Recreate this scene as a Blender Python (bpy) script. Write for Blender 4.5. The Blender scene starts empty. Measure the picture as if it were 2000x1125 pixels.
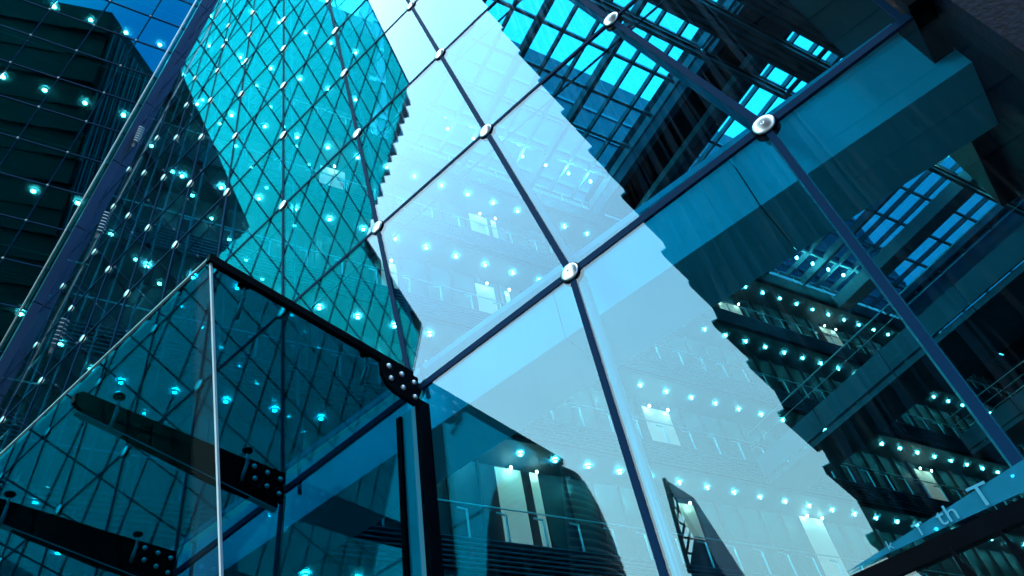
import bpy, math, random
import numpy as np
from mathutils import Vector, Matrix

SC = bpy.context.scene
COL = SC.collection
random.seed(7)
D = 4.0                      # camera stands 4 m in front of the glass facade
EYE = 1.6

# ------------------------------------------------------------------ camera
FOC = 1463.79
def unit(v):
    v = np.array(v, float); return v / np.linalg.norm(v)
AX = -unit([-3020, 2223.5, FOC])     # facade direction, to the right
AY = unit([1600, 1209.5, FOC])       # into the building
AZ = np.cross(AX, AY)                # up
ROT = np.array([AX, AY, AZ])
cam_d = bpy.data.cameras.new("camera")
cam = bpy.data.objects.new("camera", cam_d)
COL.objects.link(cam)
c0, c1, c2 = ROT @ [1, 0, 0], ROT @ [0, -1, 0], ROT @ [0, 0, -1]
cam.matrix_world = Matrix(((c0[0], c1[0], c2[0], 0), (c0[1], c1[1], c2[1], -D),
                           (c0[2], c1[2], c2[2], EYE), (0, 0, 0, 1)))
cam_d.sensor_width = 36
cam_d.lens = FOC / 2000 * 36
cam_d.clip_start = 0.05
cam_d.clip_end = 2000
SC.camera = cam

# ------------------------------------------------------------------ world, sun, exposure
SUN_EL, SUN_ROT = math.radians(18), math.radians(300)
wd = bpy.data.worlds.new("World"); SC.world = wd; wd.use_nodes = True
nt = wd.node_tree; nt.nodes.clear()
wo = nt.nodes.new("ShaderNodeOutputWorld")
bg = nt.nodes.new("ShaderNodeBackground")
sky = nt.nodes.new("ShaderNodeTexSky"); sky.sky_type = 'NISHITA'; sky.sun_disc = False
sky.sun_elevation = SUN_EL; sky.sun_rotation = SUN_ROT
sky.air_density = 1.0; sky.dust_density = 3.0; sky.ozone_density = 2.0
cl = nt.nodes.new("ShaderNodeTexNoise"); cl.inputs['Scale'].default_value = 2.2; cl.inputs['Detail'].default_value = 5
cr = nt.nodes.new("ShaderNodeMapRange")
cr.inputs['From Min'].default_value = 0.3; cr.inputs['From Max'].default_value = 0.75
cr.inputs['To Min'].default_value = 0.7; cr.inputs['To Max'].default_value = 0.95
mx = nt.nodes.new("ShaderNodeMixRGB"); mx.inputs[2].default_value = (7.2, 11.3, 14.0, 1)   # cloud sheet
tc = nt.nodes.new("ShaderNodeTexCoord")
nt.links.new(tc.outputs['Generated'], cl.inputs['Vector'])
# lighter and darker parts of the cloud sheet, greener and paler towards the horizon
c2_ = nt.nodes.new("ShaderNodeTexNoise"); c2_.inputs['Scale'].default_value = 1.6; c2_.inputs['Detail'].default_value = 4
nt.links.new(tc.outputs['Generated'], c2_.inputs['Vector'])
q1 = nt.nodes.new("ShaderNodeMapRange"); q1.inputs['From Min'].default_value = .35; q1.inputs['From Max'].default_value = .65
nt.links.new(c2_.outputs['Fac'], q1.inputs['Value'])
k1 = nt.nodes.new("ShaderNodeMixRGB"); k1.inputs[1].default_value = (7.4, 12.0, 15.4, 1); k1.inputs[2].default_value = (10.6, 14.2, 16.6, 1)
nt.links.new(q1.outputs[0], k1.inputs[0])
s2 = nt.nodes.new("ShaderNodeSeparateXYZ"); nt.links.new(tc.outputs['Generated'], s2.inputs[0])
q2 = nt.nodes.new("ShaderNodeMapRange"); q2.inputs['From Min'].default_value = .72; q2.inputs['From Max'].default_value = .30
nt.links.new(s2.outputs['Z'], q2.inputs['Value'])
k2 = nt.nodes.new("ShaderNodeMixRGB"); k2.inputs[2].default_value = (9.4, 12.8, 12.6, 1)
nt.links.new(q2.outputs[0], k2.inputs[0]); nt.links.new(k1.outputs[0], k2.inputs[1]); nt.links.new(k2.outputs[0], mx.inputs[2])
nt.links.new(cl.outputs['Fac'], cr.inputs['Value'])
nt.links.new(cr.outputs['Result'], mx.inputs[0])
nt.links.new(sky.outputs[0], mx.inputs[1])
# one side of the sky turned deep blue, added to dim the wing's reflections
sx = nt.nodes.new("ShaderNodeSeparateXYZ"); nt.links.new(tc.outputs['Generated'], sx.inputs[0])
bk_ = nt.nodes.new("ShaderNodeMapRange"); bk_.interpolation_type = 'SMOOTHSTEP'
bk_.inputs['From Min'].default_value = 0.56; bk_.inputs['From Max'].default_value = 0.80
nt.links.new(sx.outputs['X'], bk_.inputs['Value'])
m3 = nt.nodes.new("ShaderNodeMixRGB"); m3.inputs[2].default_value = (.2, 1.15, 3.6, 1)
nt.links.new(bk_.outputs[0], m3.inputs[0]); nt.links.new(mx.outputs[0], m3.inputs[1])
nt.links.new(m3.outputs[0], bg.inputs[0]); bg.inputs[1].default_value = 0.12
nt.links.new(bg.outputs[0], wo.inputs[0])
sl = bpy.data.lights.new("sun", 'SUN'); sl.energy = 0.5; sl.angle = math.radians(12); sl.color = (1, 0.95, 0.88)
so = bpy.data.objects.new("sun", sl); COL.objects.link(so)
so.rotation_euler = (math.radians(90) - SUN_EL, 0, math.pi - SUN_ROT)
SC.view_settings.view_transform = 'Standard'
SC.view_settings.look = 'None'
SC.view_settings.exposure = 1.75
SC.view_settings.gamma = 1
cy = SC.cycles
cy.max_bounces = 14; cy.transparent_max_bounces = 32; cy.glossy_bounces = 5; cy.diffuse_bounces = 3
cy.transmission_bounces = 6; cy.sample_clamp_indirect = 4.0; cy.caustics_reflective = False
cy.use_denoising = True

# ------------------------------------------------------------------ materials
def mat(name, color, rough=0.5, metal=0.0, noise=0.0, nscale=8.0, bump=0.0, emit=None, estr=0.0, spec=0.5):
    m = bpy.data.materials.new(name); m.use_nodes = True
    n = m.node_tree; b = n.nodes['Principled BSDF']
    b.inputs['Roughness'].default_value = rough; b.inputs['Metallic'].default_value = metal
    b.inputs['Specular IOR Level'].default_value = spec
    b.inputs['Base Color'].default_value = (*color, 1)
    if noise or bump:
        t = n.nodes.new("ShaderNodeTexNoise"); t.inputs['Scale'].default_value = nscale; t.inputs['Detail'].default_value = 6
        g = n.nodes.new("ShaderNodeNewGeometry"); n.links.new(g.outputs['Position'], t.inputs['Vector'])
        if noise:
            r = n.nodes.new("ShaderNodeMapRange"); r.inputs['To Min'].default_value = 1 - noise; r.inputs['To Max'].default_value = 1 + noise
            r.inputs['From Min'].default_value = .3; r.inputs['From Max'].default_value = .7
            v = n.nodes.new("ShaderNodeMixRGB"); v.blend_type = 'MULTIPLY'; v.inputs[0].default_value = 1
            v.inputs[1].default_value = (*color, 1)
            n.links.new(t.outputs['Fac'], r.inputs['Value']); n.links.new(r.outputs[0], v.inputs[2])
            n.links.new(v.outputs[0], b.inputs['Base Color'])
        if bump:
            bp = n.nodes.new("ShaderNodeBump"); bp.inputs['Strength'].default_value = bump; bp.inputs['Distance'].default_value = .02
            n.links.new(t.outputs['Fac'], bp.inputs['Height']); n.links.new(bp.outputs[0], b.inputs['Normal'])
    if emit:
        b.inputs['Emission Color'].default_value = (*emit, 1); b.inputs['Emission Strength'].default_value = estr
    return m

def glass(name, tint, refl=(0.9, 0.97, 1.0), r0=0.06, grow=1.0, wave=0.0, wscale=0.8, dirt=0.0):
    """architectural glass sheet: tinted see-through plus an angle dependent mirror coating on each face"""
    m = bpy.data.materials.new(name); m.use_nodes = True
    n = m.node_tree; n.nodes.clear(); L = n.links.new
    out = n.nodes.new("ShaderNodeOutputMaterial")
    tr = n.nodes.new("ShaderNodeBsdfTransparent"); tr.inputs[0].default_value = (*tint, 1)
    gl = n.nodes.new("ShaderNodeBsdfGlossy"); gl.inputs[0].default_value = (*refl, 1); gl.inputs['Roughness'].default_value = 0.0
    ms = n.nodes.new("ShaderNodeMixShader")
    g = n.nodes.new("ShaderNodeNewGeometry")
    dt = n.nodes.new("ShaderNodeVectorMath"); dt.operation = 'DOT_PRODUCT'
    L(g.outputs['Normal'], dt.inputs[0]); L(g.outputs['Incoming'], dt.inputs[1])
    ab = n.nodes.new("ShaderNodeMath"); ab.operation = 'ABSOLUTE'; L(dt.outputs['Value'], ab.inputs[0])
    om = n.nodes.new("ShaderNodeMath"); om.operation = 'SUBTRACT'; om.inputs[0].default_value = 1; L(ab.outputs[0], om.inputs[1])
    pw = n.nodes.new("ShaderNodeMath"); pw.operation = 'POWER'; L(om.outputs[0], pw.inputs[0]); pw.inputs[1].default_value = 5
    ml = n.nodes.new("ShaderNodeMath"); ml.operation = 'MULTIPLY_ADD'; L(pw.outputs[0], ml.inputs[0])
    ml.inputs[1].default_value = (1 - r0) * grow; ml.inputs[2].default_value = r0; ml.use_clamp = True
    L(ml.outputs[0], ms.inputs[0])
    if wave:
        t = n.nodes.new("ShaderNodeTexNoise"); t.inputs['Scale'].default_value = wscale; t.inputs['Detail'].default_value = 1.5
        L(g.outputs['Position'], t.inputs['Vector'])
        bp = n.nodes.new("ShaderNodeBump"); bp.inputs['Strength'].default_value = wave; bp.inputs['Distance'].default_value = .05
        L(t.outputs['Fac'], bp.inputs['Height']); L(bp.outputs[0], gl.inputs['Normal'])
    L(tr.outputs[0], ms.inputs[1]); L(gl.outputs[0], ms.inputs[2])
    last = ms
    if dirt:      # faint streaks of dried rain on the outside
        df = n.nodes.new("ShaderNodeBsdfDiffuse"); df.inputs[0].default_value = (.75, .8, .8, 1)
        mp = n.nodes.new("ShaderNodeMapping"); mp.inputs['Scale'].default_value = (9, 9, .5)
        mp.inputs['Rotation'].default_value = (0, math.radians(8), 0)
        L(g.outputs['Position'], mp.inputs['Vector'])
        t2 = n.nodes.new("ShaderNodeTexNoise"); t2.inputs['Scale'].default_value = 2.5; t2.inputs['Detail'].default_value = 8
        L(mp.outputs[0], t2.inputs['Vector'])
        r2 = n.nodes.new("ShaderNodeMapRange"); r2.inputs['From Min'].default_value = .52; r2.inputs['From Max'].default_value = .78
        r2.inputs['To Max'].default_value = dirt; L(t2.outputs['Fac'], r2.inputs['Value'])
        m2 = n.nodes.new("ShaderNodeMixShader"); L(r2.outputs[0], m2.inputs[0]); L(ms.outputs[0], m2.inputs[1]); L(df.outputs[0], m2.inputs[2])
        last = m2
    L(last.outputs[0], out.inputs[0])
    return m

M = {}
M['glass'] = glass("facade_glass", (.19, .75, .89), r0=.075, wave=.002, wscale=.55, dirt=.014)
M['brightglass'] = glass("brightened_facade_glass", (.21, .82, .93), r0=.075, wave=.002, wscale=.55, dirt=.014)  # facade glass copy, tint lightened so the bulkhead behind looks brighter lit
M['wingglass'] = glass("coated_blue_glass", (.12, .50, .54), refl=(.004, .64, .68), r0=.42, grow=.6, wave=.012, wscale=.8)
M['canopyglass'] = glass("canopy_glass", (.15, .64, .70), r0=.001, grow=.04, wave=.004)
M['skyglass'] = glass("skylight_glass", (.45, .74, .80), r0=.05)
M['dimglass'] = glass("dimmed_skylight_glass", (.12, .30, .40), r0=.08)  # darker copy of the skylight glass, dimming put into the tint for far bays
M['seal'] = mat("dark_sealant", (.002, .03, .085), .6, spec=.05)
M['steel'] = mat("polished_steel", (.82, .84, .86), .32, 1.0)
M['black'] = mat("black_steel", (.0015, .003, .006), .35, .0, noise=.3, nscale=6, spec=.02)
M['tube'] = mat("painted_tube", (.45, .52, .55), .3, .3)
M['white'] = mat("white_paint", (.84, .86, .86), .5, noise=.06, nscale=1.5)
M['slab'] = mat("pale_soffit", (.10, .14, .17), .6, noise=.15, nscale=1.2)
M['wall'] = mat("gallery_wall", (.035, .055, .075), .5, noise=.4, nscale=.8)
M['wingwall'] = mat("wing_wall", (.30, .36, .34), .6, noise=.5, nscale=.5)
M['tower'] = mat("blue_tower_cladding", (.02, .07, .14), .5, noise=.3, nscale=.5, spec=.2)
M['beamblue'] = mat("pale_blue_beam", (.22, .36, .42), .5, noise=.1)
M['frame'] = mat("dark_frames", (.02, .03, .04), .4)
M['louvre'] = mat("louvre_metal", (.20, .29, .34), .35, .4)
M['lit'] = mat("lit_room", (.8, .75, .65), .6, emit=(1.0, .10, .07), estr=.7)
M['warm'] = mat("warm_spot_lens", (.8, .7, .6), .5, emit=(1.0, .16, .11), estr=150)
M['roofsteel'] = mat("roof_steel", (.20, .27, .30), .4, .3)
M['granite'] = mat("dark_granite", (.003, .006, .018), .6, noise=.9, nscale=28, bump=.3, spec=.1)
M['block'] = mat("dark_cladding", (.003, .007, .016), .5, noise=.3, nscale=.7, spec=.1)
M['corner'] = mat("corner_post_metal", (.045, .085, .14), .35, .6)
M['fin'] = mat("blue_grey_fins", (.05, .11, .17), .4, noise=.25, nscale=1.0)
M['pave'] = mat("paving", (.16, .16, .155), .8, noise=.25, nscale=2.5)
M['lamp'] = mat("lamp_lens", (.9, .9, .85), .4, emit=(1.0, .93, .84), estr=120)
M['halo'] = mat("lamp_halo", (.8, .8, .78), .4, emit=(1.0, .9, .8), estr=.5)  # faint glow that stands in for the glare halo around each lens
M['post'] = mat("post_satin", (.75, .82, .80), .35, .3)
M['post_blue'] = mat("jamb_cladding", (.20, .42, .52), .3, .2)

# ------------------------------------------------------------------ mesh helpers (inputs in units of D, eye level = z 0)
def V(x, y, z): return Vector((x * D, y * D, z * D + EYE))
TH = math.radians(21.6); SN, CN = math.sin(TH), math.cos(TH)
X0 = -3.75
def G(s, p, z):              # atrium frame: s along the gallery wall, p away from it
    return V(X0 + s * SN + p * CN, s * CN - p * SN, z)
FB, FA = 0.34795, -4.499 - 0.34795 * 3.516
def finx(z): return FA + FB * z
def Wg(u, z, o=0.0):         # wing glass: u outwards from the corner, o = offset behind the glass
    return V(finx(z) - u * SN - o * .8846, -u * CN + o * .350, z + o * .308)

class MB:
    def __init__(s): s.v = []; s.f = []; s.sm = set()
    def poly(s, pts, ext):
        """prism: polygon pts extruded by vector ext"""
        b = len(s.v); n = len(pts); ext = Vector(ext)
        s.v += [Vector(p) for p in pts] + [Vector(p) + ext for p in pts]
        s.f.append(tuple(range(b, b + n))[::-1]); s.f.append(tuple(range(b + n, b + 2 * n)))
        for i in range(n):
            j = (i + 1) % n; s.f.append((b + i, b + j, b + n + j, b + n + i))
        return s
    def hexa(s, fn, a0, a1, b0, b1, c0, c1):
        q = [fn(a0, b0, c0), fn(a1, b0, c0), fn(a1, b1, c0), fn(a0, b1, c0)]
        r = [fn(a0, b0, c1), fn(a1, b0, c1), fn(a1, b1, c1), fn(a0, b1, c1)]
        b = len(s.v); s.v += q + r
        s.f += [(b+3, b+2, b+1, b), (b+4, b+5, b+6, b+7)] + [(b+i, b+(i+1) % 4, b+4+(i+1) % 4, b+4+i) for i in range(4)]
        return s
    def bar(s, p, q, wdt, hgt, up=Vector((0, 0, 1))):
        p, q = Vector(p), Vector(q); d = (q - p).normalized(); a = d.cross(up)
        if a.length < 1e-3: a = d.cross(Vector((0, 1, 0)))
        a.normalize(); c = a.cross(d).normalized(); a *= wdt / 2; c *= hgt / 2
        return s.poly([p - a - c, p + a - c, p + a + c, p - a + c], q - p)
    def tube(s, p, q, r, r2=None, n=12):
        p, q = Vector(p), Vector(q); r2 = r if r2 is None else r2
        d = (q - p).normalized(); a = d.orthogonal().normalized(); c = d.cross(a); b = len(s.v)
        for (o, rr) in ((p, r), (q, r2)):
            s.v += [o + (a * math.cos(2*math.pi*i/n) + c * math.sin(2*math.pi*i/n)) * rr for i in range(n)]
        s.f.append(tuple(range(b, b+n))[::-1]); s.f.append(tuple(range(b+n, b+2*n)))
        for i in range(n):
            s.sm.add(len(s.f)); s.f.append((b+i, b+(i+1) % n, b+n+(i+1) % n, b+n+i))
        return s
    def lathe(s, o, axis, prof, n=24):
        """prof: list of (radius, height along axis)"""
        o = Vector(o); d = Vector(axis).normalized(); a = d.orthogonal().normalized(); c = d.cross(a); b = len(s.v)
        for (r, h) in prof:
            s.v += [o + d*h + (a*math.cos(2*math.pi*i/n) + c*math.sin(2*math.pi*i/n))*max(r, 1e-4) for i in range(n)]
        for k in range(len(prof)-1):
            for i in range(n):
                s.sm.add(len(s.f)); j = (i+1) % n
                s.f.append((b+k*n+i, b+k*n+j, b+(k+1)*n+j, b+(k+1)*n+i))
        s.f.append(tuple(range(b, b+n))[::-1]); e = b+(len(prof)-1)*n; s.f.append(tuple(range(e, e+n)))
        return s
    def build(s, name, m, parent=None, origin=None, label=None, kind=None):
        off = Vector(parent_world(parent)) if parent else Vector((0, 0, 0))
        o0 = Vector(origin) if origin is not None else (sum(s.v, Vector()) / len(s.v) if s.v else off)
        me = bpy.data.meshes.new(name)
        me.from_pydata([tuple(v - o0) for v in s.v], [], s.f); me.update()
        for i in s.sm: me.polygons[i].use_smooth = True
        me.materials.append(m)
        o = bpy.data.objects.new(name, me); COL.objects.link(o)
        o.location = o0 - off
        if parent: o.parent = parent
        if label: o['label'] = label
        if kind: o['kind'] = kind
        WL[o.name] = o0
        return o
WL = {}
def parent_world(p): return WL[p.name]
def thing(name, loc, label, cat, group=None):
    o = bpy.data.objects.new(name, None); COL.objects.link(o); o.location = loc; o.empty_display_size = .2
    WL[o.name] = Vector(loc); o['label'] = label; o['category'] = cat
    if group: o['group'] = group
    return o
def tag(o, label, cat, group=None):
    o['label'] = label; o['category'] = cat
    if group: o['group'] = group
    return o
def dup_part(src, parent, world):
    o = src.copy(); COL.objects.link(o); o.parent = parent; o.location = Vector(world) - parent_world(parent)
    WL[o.name] = Vector(world); return o
def clip(poly, nx, nz, c):   # keep nx*x+nz*z <= c
    out = []
    for i in range(len(poly)):
        a, b = poly[i], poly[(i+1) % len(poly)]
        da, db = nx*a[0]+nz*a[1]-c, nx*b[0]+nz*b[1]-c
        if da <= 0: out.append(a)
        if da * db < 0:
            t = da/(da-db); out.append((a[0]+(b[0]-a[0])*t, a[1]+(b[1]-a[1])*t))
    return out
def inset(poly, k):
    cx = sum(p[0] for p in poly)/len(poly); cz = sum(p[1] for p in poly)/len(poly)
    out = []
    for p in poly:
        d = math.hypot(p[0]-cx, p[1]-cz); f = max(0, 1-k/d) if d else 0
        out.append((cx+(p[0]-cx)*f, cz+(p[1]-cz)*f))
    return out

# ------------------------------------------------------------------ ground
g = MB().poly([Vector((-300, -300, 0)), Vector((300, -300, 0)), Vector((300, 300, 0)), Vector((-300, 300, 0))], (0, 0, -.3))
go = g.build("ground", M['pave'], origin=(0, 0, 0)); go['kind'] = 'structure'

# ------------------------------------------------------------------ main glass facade
GM = np.array([[0.47772367, -0.15059623, -0.94320185], [0.01593902, 0.80403008, 1.12932553], [-0.00191399, 0.04804485, 1.0]])
def grid(a, b):
    if b < 0:                 # below the entrance transom the bays run plumb
        h, v = grid(a, 0); return (h, v + b * .62)
    q = GM @ np.array([a, b, 1.0]); return (q[0]/q[2], q[1]/q[2])
fac = thing("glass_facade", V(-1.2, 0, -.4), "tall point-fixed clear glass facade of square panes with steel discs at the corners", "glass wall")
XR = 0.30
TK = .018 / D
cells = []
for a in range(-10, 3):
    for b in range(0, 15):
        p = [grid(a, b), grid(a+1, b), grid(a+1, b+1), grid(a, b+1)]
        p = clip(p, -1, FB, -FA - .03)
        if len(p) > 2: p = clip(p, 1, 0, XR)
        if len(p) < 3: continue
        cz = sum(q[1] for q in p)/len(p); cx = sum(q[0] for q in p)/len(p)
        cells.append((cx*cx + cz*cz, inset(p, .002), b))
for a in range(-9, 3):       # entrance storey
    for (z0, z1) in ((.365, None), (-.4, .35)):
        x0, x1 = grid(a, 0)[0], grid(a+1, 0)[0]
        if a == 2: x1 += .5
        p = [(x0, z0), (x1, z0), (x1, z1 or grid(a+1, 0)[1]), (x0, z1 or grid(a, 0)[1])]
        cells.append((p[0][0]**2, inset(p, .002), -1))     # facade glass with its tint lightened to brighten the bulkhead
cells.sort(key=lambda c: c[0])
rest = MB()
for i, (dd, p, b) in enumerate(cells):
    pts = [V(x, 0, z) for x, z in p]
    if i < 96: MB().poly(pts, (0, TK*D, 0)).build("glass_pane", M['glass' if b >= 0 else 'brightglass'], fac)
    else: rest.poly(pts, (0, TK*D, 0))
rest.build("glass_pane", M['glass'], fac, kind='stuff')
# joints of dark sealant
def strip(p, q, wdt):
    m = MB(); m.bar(V(p[0], .004, p[1]), V(q[0], .004, q[1]), .036, wdt*D, Vector((0, 1, 0)).cross(Vector((q[0]-p[0], 0, q[1]-p[1])))); return m
for b in range(0, 15):
    za = grid(-10, b)
    # left end on the corner post
    a0 = -10
    while finx(grid(a0, b)[1]) > grid(a0, b)[0]: a0 += .02
    a1 = 2.9
    while b > 0 and grid(a1, b)[0] > XR: a1 -= .02
    if b == 0: a1 = 3.2
    w_ = .0185 if b == 0 else .0105
    p, q = grid(a0, b), grid(a1, b); d = Vector((q[0]-p[0], 0, q[1]-p[1])).normalized()
    MB().bar(V(p[0], .002, p[1]), V(q[0], .002, q[1]), w_*D, .032, Vector((0, 1, 0))).build("joint", M['seal'], fac)
for a in range(-9, 3):
    b1 = 14.5
    while b1 > 0 and (finx(grid(a, b1)[1]) > grid(a, b1)[0]): b1 -= .05
    b0 = 0
    while a == 2 and False: pass
    if b1 > .2:
        p, q = grid(a, 0), grid(a, b1)
        MB().bar(V(p[0], .0025, p[1]), V(q[0], .0025, q[1]), (.0145 if a > -1 else .011)*D, .036, Vector((0, 1, 0))).build("joint", M['seal'], fac)
    p = grid(a, 0)
    if a != 0:
        MB().bar(V(p[0], .003, -.4), V(p[0], .003, p[1]-.012), .0135*D, .04, Vector((0, 1, 0))).build("joint", M['seal'], fac)
MB().bar(V(-5.2, .003, .357), V(1.0, .003, .357), .022*D, .06, Vector((0, 1, 0))).build("transom", M['black'], fac)
MB().bar(V(XR, .002, grid(2.6, 0)[1]), V(XR, .002, 6), .012*D, .03, Vector((0, 1, 0))).build("joint", M['seal'], fac)
# steel discs
R_ = .023*D
disc = gasket = None; nd = 0
for rad, a, b in sorted((grid(a, b)[0]**2 + grid(a, b)[1]**2*.6, a, b) for a in range(-9, 3) for b in range(0, 13)):
    x, z = grid(a, b)
    if x < finx(z) + .08 or x > XR or (a < 0 and b == 0) or nd > 92: continue
    o = V(x, 0, z); nd += 1
    if disc is None:
        m = MB().lathe(o, (0, -1, 0), [(R_*1.0, .012), (R_*.98, .024), (R_*.80, .033), (R_*.5, .040), (R_*.2, .043), (R_*.12, .0435), (R_*.10, .030), (.001, .030)], 32)
        disc = m.build("disc_fixing", M['steel'], fac, origin=o)
        gasket = MB().lathe(o, (0, -1, 0), [(R_*1.12, -.06), (R_*1.12, .004), (R_*1.09, .013)], 32).build("gasket", M['black'], disc, origin=o)
    else:
        d2 = dup_part(disc, fac, o); k = gasket.copy(); COL.objects.link(k); k.parent = d2
# rods and stays behind the glass
def off(a, b, y): x, z = grid(a, b); return V(x, y, z)
for a in range(-7, 3):
    b1 = 14
    while b1 > 0 and (finx(grid(a, b1)[1]) + .1 > grid(a, b1)[0]): b1 -= .1
    if b1 > .6: MB().tube(off(a, 0.02, .055), off(a, b1, .055), .045 if a > 0 else .022, n=10).build("tension_tube", M['tube'], fac)
    if a > 0:
        x = grid(a, 0)[0]; MB().tube(V(x, .05, -.4), V(x, .05, grid(a, 0)[1]), .04, n=12).build("tension_tube", M['tube'], fac)
for b in range(1, 12):
    a0 = -9
    while finx(grid(a0, b)[1]) + .1 > grid(a0, b)[0]: a0 += .05
    a1 = 2.5
    while grid(a1, b)[0] > XR: a1 -= .05
    MB().tube(off(a0, b, .06), off(a1, b, .06), .014, n=6).build("stay_cable", M['frame'], fac)

# ------------------------------------------------------------------ corner post
cp = thing("corner_post", V(finx(2.4), 0, 2.4), "slim pale metal corner post with clipped joints between the two glass walls", "post")
zs = [2.2 + .62*i for i in range(14)]
for z0, z1 in zip(zs[:-1], zs[1:]):
    a, b = V(finx(z0), -.03, z0), V(finx(z1-.008), -.03, z1-.008)
    MB().bar(a, b, .048*D, .06*D, Vector((0, 1, 0))).build("post_segment", M['corner'], cp)
MB().tube(V(finx(2.2)+.02, -.10, 2.2), V(finx(10)+.02, -.10, 10), .028, n=12).build("post_tube", M['tube'], cp)

# ------------------------------------------------------------------ granite pier at the right end of the facade
gp = thing("granite_pier", V(1.0, .3, -.4), "dark speckled granite pier at the right end of the glass facade", "pier")
MB().hexa(V, XR+.012, .349, -.03, .6, 1.165, 8).build("metal_reveal", M['black'], gp)
for k in range(6):
    z0 = .86 + .56*k
    for j in range(4):
        x0 = .352 + .40*j
        MB().hexa(V, x0, x0+.393, -.045, .6, z0, z0+.553).build("stone_panel", M['granite'], gp)
MB().hexa(V, .36, 1.95, -.03, .6, .862, 4.2).build("backing", M['black'], gp)

# ------------------------------------------------------------------ glass entrance canopy
ZC = 1.155
ca = thing("entrance_canopy", V(-1.4, -.25, ZC), "frameless glass entrance box with a glass roof on black tapered brackets", "canopy")
XA = -.928
def ye(z): return -.551 + (ZC - z) * .1897           # outer edge leans in towards the ground
xs = [XA, -1.418, -1.891, -2.35, -2.8]
for x0, x1 in zip(xs[:-1], xs[1:]):
    MB().poly([V(x0-.003, -.553, ZC), V(x1+.003, -.553, ZC), V(x1+.003, -.012, ZC), V(x0-.003, -.012, ZC)], (0, 0, .018)).build("roof_pane", M['canopyglass'], ca)
    MB().poly([V(x0-.003, ye(ZC-.006), ZC-.006), V(x1+.003, ye(ZC-.006), ZC-.006), V(x1+.003, ye(-.4), -.4), V(x0-.003, ye(-.4), -.4)], (0, .012, 0)).build("front_pane", M['canopyglass'], ca)
MB().poly([V(XA, ye(ZC-.006)+.004, ZC-.006), V(XA, -.014, ZC-.006), V(XA, -.014, -.4), V(XA, ye(-.4)+.004, -.4)], (.012, 0, 0)).build("side_pane", M['canopyglass'], ca)
MB().bar(V(XA+.002, ye(ZC), ZC), V(XA+.002, ye(-.4), -.4), .017, .017).build("edge_trim", M['tube'], ca)
MB().bar(V(XA, -.556, ZC+.002), V(-2.8, -.556, ZC+.002), .018, .018).build("edge_trim", M['tube'], ca)
MB().bar(V(XA+.003, -.558, ZC+.003), V(XA+.003, -.02, ZC+.003), .05, .075).build("top_channel", M['black'], ca)
def plate(x):
    pts = [V(x, -.012, 1.148), V(x, -.118, 1.148), V(x, -.127, 1.138), V(x, -.124, 1.10), V(x, -.108, 1.078), V(x, -.085, 1.068), V(x, -.012, 1.062)]
    p = MB().poly(pts, (.035, 0, 0)).build("bolted_plate", M['black'], ca)
    for (y, z) in ((-.105, 1.131), (-.066, 1.128), (-.028, 1.124), (-.100, 1.098), (-.064, 1.090), (-.028, 1.082)):
        MB().lathe(V(x+.0085, y, z), (1, 0, 0), [(.026, 0), (.026, .010), (.020, .022), (.008, .028), (.001, .029)], 14).build("bolt", M['steel'], p)
plate(XA+.006)
def spider(x, y):
    top = V(x+.035, y, ZC-.002); kn = V(x+.033, y+.004, 1.118); rt = V(x+.004, y+.012, 1.088)
    s_ = MB().tube(kn, top, .013, n=10).tube(rt, kn, .020, .015, n=10).lathe(kn, (0, 0, 1), [(.001, -.018), (.016, -.01), (.018, 0), (.016, .01), (.001, .018)], 10)
    o = s_.build("glass_clamp", M['tube'], ca)
    MB().lathe(top, (0, 0, -1), [(.052, -.004), (.052, .012), (.040, .024), (.014, .040), (.001, .041)], 20).build("clamp_cap", M['black'], o)
for x in xs[1:4]:
    yy = [(-.535, 1.152), (-.548, 1.138), (-.545, 1.120), (-.52, 1.104), (-.40, 1.080), (-.207, 1.056), (-.02, 1.050), (-.02, 1.152)]
    MB().poly([V(x, y, z) for y, z in yy], (.06, 0, 0)).build("bracket", M['black'], ca)
    plate(x+.0155)
    MB().bar(V(x+.007, -.535, 1.098), V(x+.007, -.02, 1.046), .065, .012).build("bracket_flange", M['tube'], ca)
    spider(x+.008, -.47); spider(x+.008, -.14)
spider(XA-.04, -.47); spider(XA-.04, -.155)
dp = thing("door_post", V(-.932, -.015, -.4), "blue clad steel door post with black edges under the bolted plate", "post")
MB().hexa(V, -.955, -.908, -.028, -.004, -.4, 1.058).build("cladding", M['post_blue'], dp)
MB().hexa(V, -.969, -.955, -.034, -.003, -.4, 1.052).build("edge_strip", M['black'], dp)
MB().hexa(V, -.908, -.893, -.034, -.003, -.4, 1.062).build("edge_strip", M['black'], dp)

# ------------------------------------------------------------------ lobby bulkhead behind the glass
bk = thing("lobby_bulkhead", V(-.8, .2, 1.115), "long white bulkhead beam running behind the glass above the entrance", "beam")
for k in range(9):
    x0 = -4.08 + .5*k
    MB().hexa(V, x0, x0+.497, .12, .30, 1.115, 1.29).build("bulkhead_panel", M['white'], bk)
MB().hexa(V, -4.08, .42, .10, .125, 1.292, 1.31).build("cornice", M['white'], bk)

pw = thing("added_partition", V(.5, .3, -.4), "dark partition added behind the right end of the facade to blacken it", "wall")
MB().hexa(V, .425, .47, .10, .62, -.4, 6.5).build("partition_panel", M['block'], pw)  # partition added to keep the view behind the glass black here
MB().hexa(V, .415, .424, .10, .62, -.4, -.36).build("partition_base", M['black'], pw)

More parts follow.
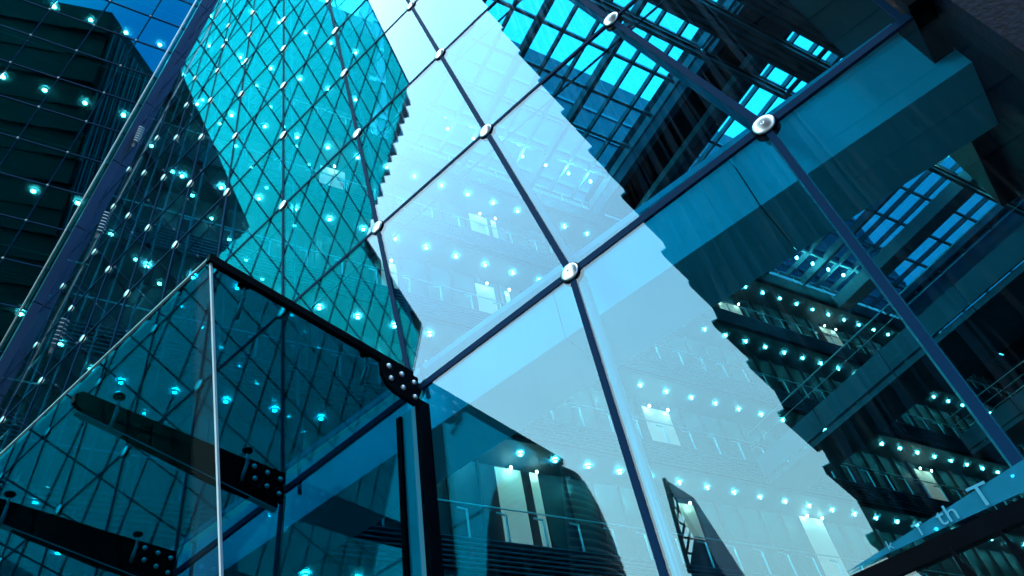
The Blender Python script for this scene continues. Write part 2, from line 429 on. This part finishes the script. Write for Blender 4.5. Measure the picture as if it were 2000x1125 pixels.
# ------------------------------------------------------------------ gallery wall of the atrium
LEV = [2.10, 3.20, 4.24, 5.37, 6.50]
gw = thing("gallery_block", G(6, -.3, -.4), "long block of open galleries with louvred bands along the left of the atrium", "building")
SMAX = 13.0
def band(fn, a0, a1, z, root, n=7, p0=.03, depth=.035):
    m = MB()
    for i in range(n):
        zz = z + .062 + i*.033
        m.poly([fn(a0, p0, zz), fn(a0, p0+depth, zz-.010), fn(a0, p0+depth, zz-.002), fn(a0, p0, zz+.010)], fn(a1, p0, zz) - fn(a0, p0, zz))
    m.build("louvre_band", M['louvre'], root)
    MB().hexa(fn, a0, a1, p0-.06, p0-.012, z+.05, z+.285).build("louvre_backing", M['frame'], root)
for i, z in enumerate(LEV):
    top = LEV[i+1] if i+1 < len(LEV) else 7.05
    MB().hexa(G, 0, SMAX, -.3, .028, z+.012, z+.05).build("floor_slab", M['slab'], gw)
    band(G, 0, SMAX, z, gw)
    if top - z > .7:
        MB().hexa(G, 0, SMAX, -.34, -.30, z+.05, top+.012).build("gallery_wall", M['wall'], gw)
        m = MB(); k = 0
        while k*.26 < SMAX:
            s = k*.26; m.hexa(G, s, s+(.05 if k % 2 == 0 else .015), -.30, -.27, z+.28, top+.012); k += 1
        m.build("window_frames", M['frame'], gw)
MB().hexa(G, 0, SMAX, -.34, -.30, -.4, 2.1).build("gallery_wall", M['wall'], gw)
MB().hexa(G, -.0, SMAX, -.9, -.345, -.4, 7.0).build("rear_mass", M['frame'], gw)
for i, z in enumerate([7.65, 8.8]):        # two more storeys near the corner
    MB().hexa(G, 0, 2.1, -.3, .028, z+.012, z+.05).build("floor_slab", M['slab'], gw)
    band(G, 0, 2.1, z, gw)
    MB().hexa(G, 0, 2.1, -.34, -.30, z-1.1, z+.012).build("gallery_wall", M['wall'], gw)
MB().hexa(G, 0, 2.2, -.34, -.30, 8.86, 10.39).build("gallery_wall", M['wall'], gw)
# lit doorways
for (s0, s1, z0, z1) in ((6.58, 6.95, 5.70, 6.26), (8.48, 8.80, 5.70, 6.40), (4.70, 5.02, 3.49, 4.14), (4.74, 4.90, 2.80, 3.12), (6.20, 6.50, 2.39, 3.2),
                         (3.10, 3.30, 4.55, 5.26), (3.42, 3.47, 4.55, 5.26), (3.17, 3.38, 5.7, 6.40), (3.43, 3.49, 5.7, 6.40), (3.0, 3.22, 2.40, 3.17), (3.30, 3.37, 2.40, 3.17), (1.55, 1.8, 5.7, 6.4), (2.15, 2.3, 4.55, 5.2), (8.6, 8.9, 3.49, 4.14), (2.5, 2.7, 3.5, 4.1)):
    MB().hexa(G, s0, s1, -.262, -.255, z0, z1).build("lit_panel", M['lit'], gw)
    for sx in ((s0+.05, s1-.05) if s1-s0 > .25 else ((s0+s1)/2,)):
        MB().lathe(G(sx, -.205, z1-.03), (0, 0, -1), [(.035, -.06), (.035, 0), (.02, .012), (.001, .013)], 12).build("spot_lens", M['warm'], gw)
# balustrades
for i, z in enumerate(LEV):
    names = ["lowest", "second", "third", "fourth", "topmost"][i]
    br = thing("balustrade", G(6, .02, z+.29), f"slim metal handrail on posts along the {names} gallery of the atrium", "balustrade", "balustrades along the galleries")
    MB().tube(G(0, -.03, z+.56), G(SMAX, -.03, z+.56), .022, n=8).build("handrail", M['post'], br)
    proto = None
    for k in range(40):
        o = G(.55+.29*k, .0, z+.29)
        if proto is None:
            proto = MB().bar(o, G(.55, .0, z+.50), .045, .045).bar(G(.55, .0, z+.495), G(.49, -.02, z+.515), .04, .04).build("rail_post", M['post'], br, origin=o)
        else: dup_part(proto, br, o)

# ------------------------------------------------------------------ atrium roof
rf = thing("atrium_roof", G(7, 1.7, 7.0), "glazed atrium roof of steel rafters and purlins over the galleries", "roof")
bays = [(2.2, 4.73), (5.35, 7.05), (7.4, 10.3), (10.6, 12.8)]
for (a, b) in bays:
    MB().hexa(G, a, b, -.02, 3.7, 7.03, 7.036).build("roof_glazing", M['skyglass' if a < 7 else 'dimglass'], rf)
    n = int(round((b-a)/.28))
    for k in range(n+1):
        s = a + (b-a)*k/n; big = k % 3 == 0
        MB().hexa(G, s-(.024 if big else .012), s+(.024 if big else .012), -.02, 3.7, 6.90 if big else 6.96, 7.028).build("rafter", M['roofsteel'], rf)
    for k in range(9):
        p = -.02 + .435*k
        MB().hexa(G, a, b, p, p+.03, 6.975, 7.024).build("purlin", M['roofsteel'], rf)
for (a, b) in ((4.73, 5.35), (7.05, 7.4), (10.3, 10.6), (12.8, 13.2)):
    MB().hexa(G, a, b, -.05, 4.4, 7.0, 7.2).build("roof_deck", M['block'], rf)
for s in (4.76, 5.33, 7.08, 7.38, 10.32):
    MB().hexa(G, s-.04, s+.04, -.02, 3.7, 6.72, 6.998).build("deep_beam", M['fin'], rf)
MB().poly([G(.25, -.05, 10.4), G(2.2, -.05, 10.4), G(2.2, 4.4, 10.4), G(2.0, 4.4, 10.4)], (0, 0, .3)).build("roof_deck", M['block'], rf)
MB().hexa(G, 2.2, 2.26, -.05, 4.4, 6.9, 10.4).build("clerestory_wall", M['block'], rf)
MB().hexa(G, 2.1, 13.2, 3.7, 4.3, -.4, 7.0).build("far_wall", M['block'], rf)
MB().hexa(G, 13.0, 13.3, -.3, 4.3, -.4, 7.0).build("end_wall", M['block'], rf)
ub = thing("rooftop_block", G(6, -1.2, 7.0), "pale office storeys rising above the left edge of the atrium roof", "building")
MB().hexa(G, 2.3, 13, -1.5, -.6, 7.0, 12.9).build("storeys", M['fin'], ub)
for k in range(6): MB().hexa(G, 2.3, 13, -.6, -.58, 7.4+k*.95, 7.5+k*.95).build("storey_band", M['louvre'], ub)
# beams across the atrium
for (s, z, p1, wd_, lab, m_) in ((5.02, 6.5, 2.6, .09, "pale square beam crossing the nearer end of the atrium under the roof", 'roofsteel'),
                            (8.75, 6.62, 2.6, .20, "thick pale square beam crossing the far end of the atrium roof", 'beamblue')):
    t = thing("cross_beam", G(s, 1.3, z), lab, "beam", "beams across the atrium")
    MB().hexa(G, s-wd_/2, s+wd_/2, .06, p1, z-wd_/2, z+wd_/2).build("beam_body", M[m_], t)
    MB().hexa(G, s-wd_/2-.02, s+wd_/2+.02, .03, .06, z-wd_/2-.02, z+wd_/2+.02).build("end_plate", M['steel'], t)
for (p, z, n, lab) in ((3.02, 6.2, 6, "ribbed girder nearest the right end of the atrium roof"), (2.62, 6.2, 4, "slimmer ribbed girder left of the wide ribbed one"),
                       (2.28, 6.3, 1, "plain dark girder beneath the second roof light")):
    t = thing("girder", G(5.5, p, z), lab, "girder", "girders along the atrium roof")
    w_ = .055*n
    for k in range(n):
        MB().hexa(G, 2.6, 10.5, p-w_/2+.055*k, p-w_/2+.055*k+.036, z-.03, z+.06).build("girder_rib", M['roofsteel'], t)
    MB().hexa(G, 2.6, 10.5, p-w_/2+.008, p+w_/2, z+.062, z+.10).build("girder_web", M['frame'], t)
for k in range(4):
    s = 4.4 + 1.1*k
    t = thing("roof_strut", G(s, 2.6, 6.35), "short pale strut between the ribbed girders near the right end", "strut", "struts between the girders")
    MB().bar(G(s, 2.3, 6.34), G(s+.05, 3.0, 6.34), .14, .14).build("strut_body", M['roofsteel'], t)
    MB().lathe(G(s, 2.3, 6.34), (0, 0, 1), [(.1, -.1), (.1, .1)], 12).build("strut_shoe", M['steel'], t)
# footbridges
for (s, z, lab, kk) in ((5.55, 3.22, "pale panelled footbridge crossing the atrium from the second gallery", 1), (9.4, 4.26, "dim footbridge crossing deeper in the atrium", 0), (9.6, 5.4, "dim upper footbridge at the deep end of the atrium", 0)):
    t = thing("footbridge", G(s, 1.6, z), lab, "footbridge", "footbridges across the atrium")
    for k in range(5):
        MB().hexa(G, s, s+.45, .07+.75*k, .07+.75*k+.742, z, z+.05).build("deck_panel", M['slab'], t)
        MB().hexa(G, s-.02, s-.002, .07+.75*k, .07+.75*k+.742, z+.06, z+.26).build("fascia_panel", M['slab'], t)
    for s2 in (s-.01, s+.44):
        MB().tube(G(s2, .07, z+.52), G(s2, 3.7, z+.52), .025, n=8).build("bridge_rail", M['post'], t)
        MB().tube(G(s2, .07, z+.40), G(s2, 3.7, z+.40), .014, n=6).build("bridge_rail", M['post'], t)

# ------------------------------------------------------------------ left wing behind its own glass skin
wg = thing("office_wing", Wg(1.5, -.4, .3), "left office wing with a leaning blue glass skin over dark louvred floors", "building")
def wend(z): return 3.2 if z > 7.35 else 4.9
zb = [.55+.945*k for k in range(11)]
NP = 0
for z0, z1 in zip(zb[:-1], zb[1:]):
    k = 0
    while k*.98 < wend((z0+z1)/2):
        u0, u1 = .02+k*.98, min(.02+(k+1)*.98, wend((z0+z1)/2))
        k += 1
        if u1-u0 < .1: continue
        pts = [Wg(u0, z0+.003), Wg(u1-.004, z0+.003), Wg(u1-.004, z1-.003), Wg(u0, z1-.003)]
        MB().poly(pts, Wg(0, 0, .0045)-Wg(0, 0, 0)).build("wing_pane", M['wingglass'], wg)
for i in range(31):
    z = .55+.315*i
    if z > 10: break
    MB().bar(Wg(.02, z, -.003), Wg(wend(z), z, -.003), .009*D, .03, Vector((1, 0, 0))).build("wing_transom", M['seal'], wg)
for k in range(16):
    u = .02+.3267*k
    zt = 10.0 if u < 3.25 else 7.3
    if u < 4.95: MB().bar(Wg(u, .5, -.0035), Wg(u, zt, -.0035), .009*D, .03, Vector((0, 1, 0))).build("wing_mullion", M['seal'], wg)
pr = None
for i in range(9, 29):
    for k in range(1, 5):
        u, z = .02+.3267*k, .55+.315*i
        o = Wg(u, z, -.004)
        if pr is None: pr = MB().lathe(o, (-.8846, .35, .308), [(.001, -.05), (.03, -.035), (.035, -.01), (.035, 0)], 14).build("wing_fixing", M['tube'], wg, origin=o)
        else: dup_part(pr, wg, o)
WLEV = [3.15, 4.22, 5.35, 6.5, 7.65, 8.8]
def WI(z):
    xi = -5.25 + .168*z
    return lambda u, p, zz: V(xi - u*SN + p*CN, -u*CN - p*SN, zz)
for i, z in enumerate(WLEV):
    f = WI(z); e = 3.0 if z > 7.0 else 4.7
    nz = WLEV[i+1] if i < 5 else 9.8
    MB().hexa(f, -.3, e, -.5, .03, z+.012, z+.05).build("floor_slab", M['slab'], wg)
    band(f, -.3, e, z, wg)
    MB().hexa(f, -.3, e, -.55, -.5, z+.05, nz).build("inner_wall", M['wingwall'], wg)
    m = MB()
    for k in range(int(e/.31)+1): m.hexa(f, -.2+.31*k, -.2+.31*k+.045, -.495, -.45, z+.05, nz)
    m.build("window_frames", M['frame'], wg)
    MB().tube(f(-.3, -.0, z+.56), f(e, -.0, z+.56), .02, n=6).build("handrail", M['post'], wg)
MB().poly([Wg(-.1, .5, .5), Wg(4.9, .5, .5), Wg(4.9, 7.3, .9), Wg(3.2, 7.3, .9), Wg(3.2, 10, 1.3), Wg(-.1, 10, 1.3)], Vector((-6, 1, 0))).build("rear_mass", M['block'], wg)
MB().poly([Wg(-.1, 10.0, -.01), Wg(3.2, 10.0, -.01), Wg(3.2, 10.0, 1.4), Wg(-.1, 10.0, 1.4)], (0, 0, .2)).build("roof", M['block'], wg)
MB().poly([Wg(3.2, 7.3, .0), Wg(4.9, 7.3, .0), Wg(4.9, 7.3, 1.0), Wg(3.2, 7.3, 1.0)], (0, 0, .2)).build("roof", M['block'], wg)
for k in range(13):      # stacked louvre blades closing the end of the upper storeys
    z = 7.5 + .19*k; ext = .02 + .16*(k/12) + (.05 if k % 2 else 0)
    MB().poly([Wg(3.19, z, -.02), Wg(3.2+ext, z, .0), Wg(3.2+ext, z, .7), Wg(3.19, z, .7)], (0, 0, .19*D*.55)).build("end_blade", M['louvre'], wg)
MB().poly([Wg(3.2, 7.3, .05), Wg(3.2, 10, .05), Wg(3.2, 10, 1.3), Wg(3.2, 7.3, 1.0)], Vector((.1, .25, 0))*.4).build("end_wall", M['fin'], wg)
MB().poly([Wg(4.9, .5, .0), Wg(4.9, 7.3, .0), Wg(4.9, 7.3, 1.0), Wg(4.9, .5, .6)], Vector((.1, .25, 0))*.4).build("end_wall", M['fin'], wg)

# ------------------------------------------------------------------ overhanging block behind the camera
ob = thing("overhanging_block", V(1.5, -3.4, 1.1), "dark office block overhanging the court with a stepped edge, mirrored in the facade", "building")
ed = [(7.95, -1.395), (1.11, -.455)]
def edge(z):
    for (za, xa), (zb_, xb) in zip(ed[:-1], ed[1:]):
        if za >= z >= zb_: return xa + (xb-xa)*(za-z)/(za-zb_)
    return ed[-1][1] if z < 1.11 else ed[0][1]
z = 1.11; k = 0
while z < 7.85:
    h = .30; m = MB(); x0 = edge(min(z+h*.5, 7.85)) + (.012 if k % 2 else -.008)
    m.hexa(V, x0, 1.5, -5.1, -1.82, z, z+h-.004).hexa(V, x0-.03, 1.5, -2.2, -1.815, z, z+.035)
    m.build("storey", M['block'], ob); z += h; k += 1
for i in range(46):
    x = -1.35 + .07*i + (.02 if i % 3 == 0 else 0)
    zlo = 1.13
    while edge(zlo) > x - .03 and zlo < 7.9: zlo += .1
    if zlo > 7.6: continue
    if x > .25: break
    MB().hexa(V, x, x+(.034 if i % 2 else .012), -1.815, -1.78, zlo, 7.85).build("facade_fin", M['fin'], ob)
for k in range(5):
    MB().hexa(V, edge(1.2)+.1+.8*k, edge(1.2)+.16+.8*k, -5.0, -1.9, 1.085, 1.107).build("soffit_rib", M['frame'], ob)

# ------------------------------------------------------------------ farther towers seen mirrored in the glass
tw = thing("tapering_tower", V(-2.9, -7.2, 0), "slim tapering tower with an open lattice crown, mirrored low in the facade", "tower")
MB().poly([V(-3.335, -7, 4.92), V(-2.16, -7, -.4), V(-3.42, -7, -.4), V(-3.40, -7, 3.75), V(-3.22, -7, 4.05)], (0, -3, 0)).build("tower_shaft", M['tower'], tw)
MB().bar(V(-3.335, -7, 4.92), V(-3.41, -7, 3.7), .16, .16).build("mast_chord", M['frame'], tw)
la = [(-3.338, 4.8), (-3.355, 4.55), (-3.37, 4.35), (-3.385, 4.15), (-3.395, 3.95), (-3.40, 3.75)]
lb = [(-3.31, 4.85), (-3.28, 4.6), (-3.25, 4.35), (-3.24, 4.2), (-3.22, 4.05), (-3.30, 3.9)]
for i in range(5):
    MB().bar(V(la[i][0], -7.05, la[i][1]), V(lb[i+1][0], -7.05, lb[i+1][1]), .09, .09).build("lattice_brace", M['frame'], tw)
    MB().bar(V(la[i+1][0], -7.05, la[i+1][1]), V(lb[i][0], -7.05, lb[i][1]), .09, .09).build("lattice_brace", M['frame'], tw)
dt = thing("drum_tower", V(-2.36, -2.6, -.4), "round drum tower wrapped in louvre rings, mirrored beside the entrance box", "tower")
prof = [(.40, -.4), (.40, 1.7), (.375, 2.1), (.34, 2.35), (.29, 2.55), (.25, 2.62), (.05, 2.64)]
MB().lathe(V(-2.36, -2.6, 0), (0, 0, 1), [(r*D, z*D) for r, z in prof], 40).build("drum", M['tower'], dt)
def rz(z):
    for (ra, za), (rb, zb_) in zip(prof[:-1], prof[1:]):
        if za <= z <= zb_: return ra+(rb-ra)*(z-za)/(zb_-za)
    return .2
for k in range(26):
    z = 1.2+.055*k; r = rz(z)
    MB().lathe(V(-2.36, -2.6, z), (0, 0, 1), [(r*D+.01, -.03), (r*D+.09, -.05), (r*D+.09, -.02), (r*D+.01, .05)], 40).build("louvre_ring", M['tube'], dt)

# ------------------------------------------------------------------ door fins and lettered film low on the right
df = thing("glass_door", V(-.1, -.02, -.4), "glass entrance doors with two black tapered pulls under the black transom", "door")
for (x, zt, zb_) in ((-.101, .348, -.2), (-.046, .345, -.2)):
    MB().poly([V(x-.0012, -.022, zt), V(x+.0012, -.022, zt), V(x+.004, -.022, .325), V(x+.012, -.022, .30), V(x+.016, -.022, zb_), V(x-.002, -.022, zb_), V(x-.001, -.022, .30), V(x-.0014, -.022, .325)], (0, .04, 0)).build("door_pull", M['black'], df)
film_m = bpy.data.materials.new("frosted_film"); film_m.use_nodes = True
n_ = film_m.node_tree; n_.nodes.clear()
o_ = n_.nodes.new("ShaderNodeOutputMaterial"); a_ = n_.nodes.new("ShaderNodeBsdfTransparent"); b_ = n_.nodes.new("ShaderNodeBsdfDiffuse"); c_ = n_.nodes.new("ShaderNodeMixShader")
a_.inputs[0].default_value = (.3, .7, .85, 1); b_.inputs[0].default_value = (.02, .28, .44, 1); c_.inputs[0].default_value = .55
n_.links.new(a_.outputs[0], c_.inputs[1]); n_.links.new(b_.outputs[0], c_.inputs[2]); n_.links.new(c_.outputs[0], o_.inputs[0])
letter_m = mat("pale_lettering", (.035, .35, .52), .5)
fl = thing("lettered_film", V(-.05, -.006, .38), "blue frosted film strip with pale lettering on the glass above the black transom", "sign")
MB().poly([V(-.223, -.004, .3735), V(.019, -.004, .406), (V(.30, -.004, .444)), V(.30, -.004, .3735)], (0, -.004, 0)).build("film_sheet", film_m, fl)
for (txt, x, z, sz) in (("k", -.165, .3755, .045), ("T", -.128, .3755, .062), ("th", -.098, .3755, .085), ("T", -.053, .3755, .110)):
    cu = bpy.data.curves.new("lettering", 'FONT'); cu.body = txt; cu.size = sz*D*.36; cu.extrude = .002; cu.shear = .0
    to = bpy.data.objects.new("tmp", cu); COL.objects.link(to)
    dg = bpy.context.evaluated_depsgraph_get(); me = bpy.data.meshes.new_from_object(to.evaluated_get(dg))
    bpy.data.objects.remove(to)
    lo = bpy.data.objects.new("lettering", me); COL.objects.link(lo); me.materials.clear(); me.materials.append(letter_m)
    lo.parent = fl; lo.location = V(x, -.0065, z) - parent_world(fl); lo.rotation_euler = (math.radians(90), 0, 0)

# ------------------------------------------------------------------ downlights
def lamp_mesh(r):
    m = MB().lathe((0, 0, 0), (0, 0, -1), [(r, -.02), (r, .0), (r*.9, r*.35), (r*.6, r*.65), (r*.25, r*.82), (.001, r*.85)], 14)
    me = m.build("downlight", M['lamp']); t = MB().lathe((0, 0, 0), (0, 0, -1), [(r*1.0, -.03), (r*1.25, -.03), (r*1.25, .01), (r*1.0, .012)], 16).build("halo_ring", M['halo'])  # second mesh is the glowing glare halo, not a fitting
    return me, t
sets = {.08: lamp_mesh(.08), .055: lamp_mesh(.055), .11: lamp_mesh(.11)}
fresh = {.08: True, .055: True, .11: True}
def downlight(o, label, group, size=.08):
    lam, halo = sets[size]
    if fresh[size]: a, r = lam, halo; fresh[size] = False
    else:
        a = lam.copy(); COL.objects.link(a); r = halo.copy(); COL.objects.link(r)
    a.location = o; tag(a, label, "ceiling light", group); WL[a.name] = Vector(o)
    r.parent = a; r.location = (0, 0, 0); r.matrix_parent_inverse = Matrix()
    return a
nm = ["lowest", "second", "third", "fourth", "topmost"]
for i, z in enumerate(LEV):
    k = 0
    while .35+.305*k < 12.2:
        downlight(G(.35+.305*k + (.05*(i % 2)), -.10, z), f"small round white downlight in the row under the {nm[i]} gallery of the atrium", f"downlights under the {nm[i]} atrium gallery", .08 if k < 14 else .055); k += 1
for z in (7.65, 8.8):
    for k in range(6): downlight(G(.3+.31*k, -.1, z), "small round white downlight above the atrium galleries close to the corner post", "downlights high by the corner post")
for k in range(22):
    s = 2.7+.30*k
    if 4.6 < s < 5.4: continue
    downlight(G(s, .34, 6.9), "round white downlight on the purlin along the left edge of the atrium roof", "downlights along the atrium roof edge")
for (s, p) in ((6.18, 3.25), (6.44, 3.14), (8.68, 2.85), (8.97, 2.78), (9.26, 2.7), (8.43, 2.36), (9.54, 2.63), (7.7, 2.59)):
    downlight(G(s, p, 6.85), "tiny white downlight in the dark right end of the atrium roof", "downlights at the dark right end of the roof")
wn = ["lowest", "second", "third", "fourth", "fifth", "topmost"]
for i, z in enumerate(WLEV):
    f = WI(z); n = 9 if z > 7 else 12
    for k in range(n):
        downlight(f(.06+.315*k, -.08, z), f"round white downlight behind the blue skin of the left wing, {wn[i]} row", f"downlights in the {wn[i]} row of the left wing", .11)
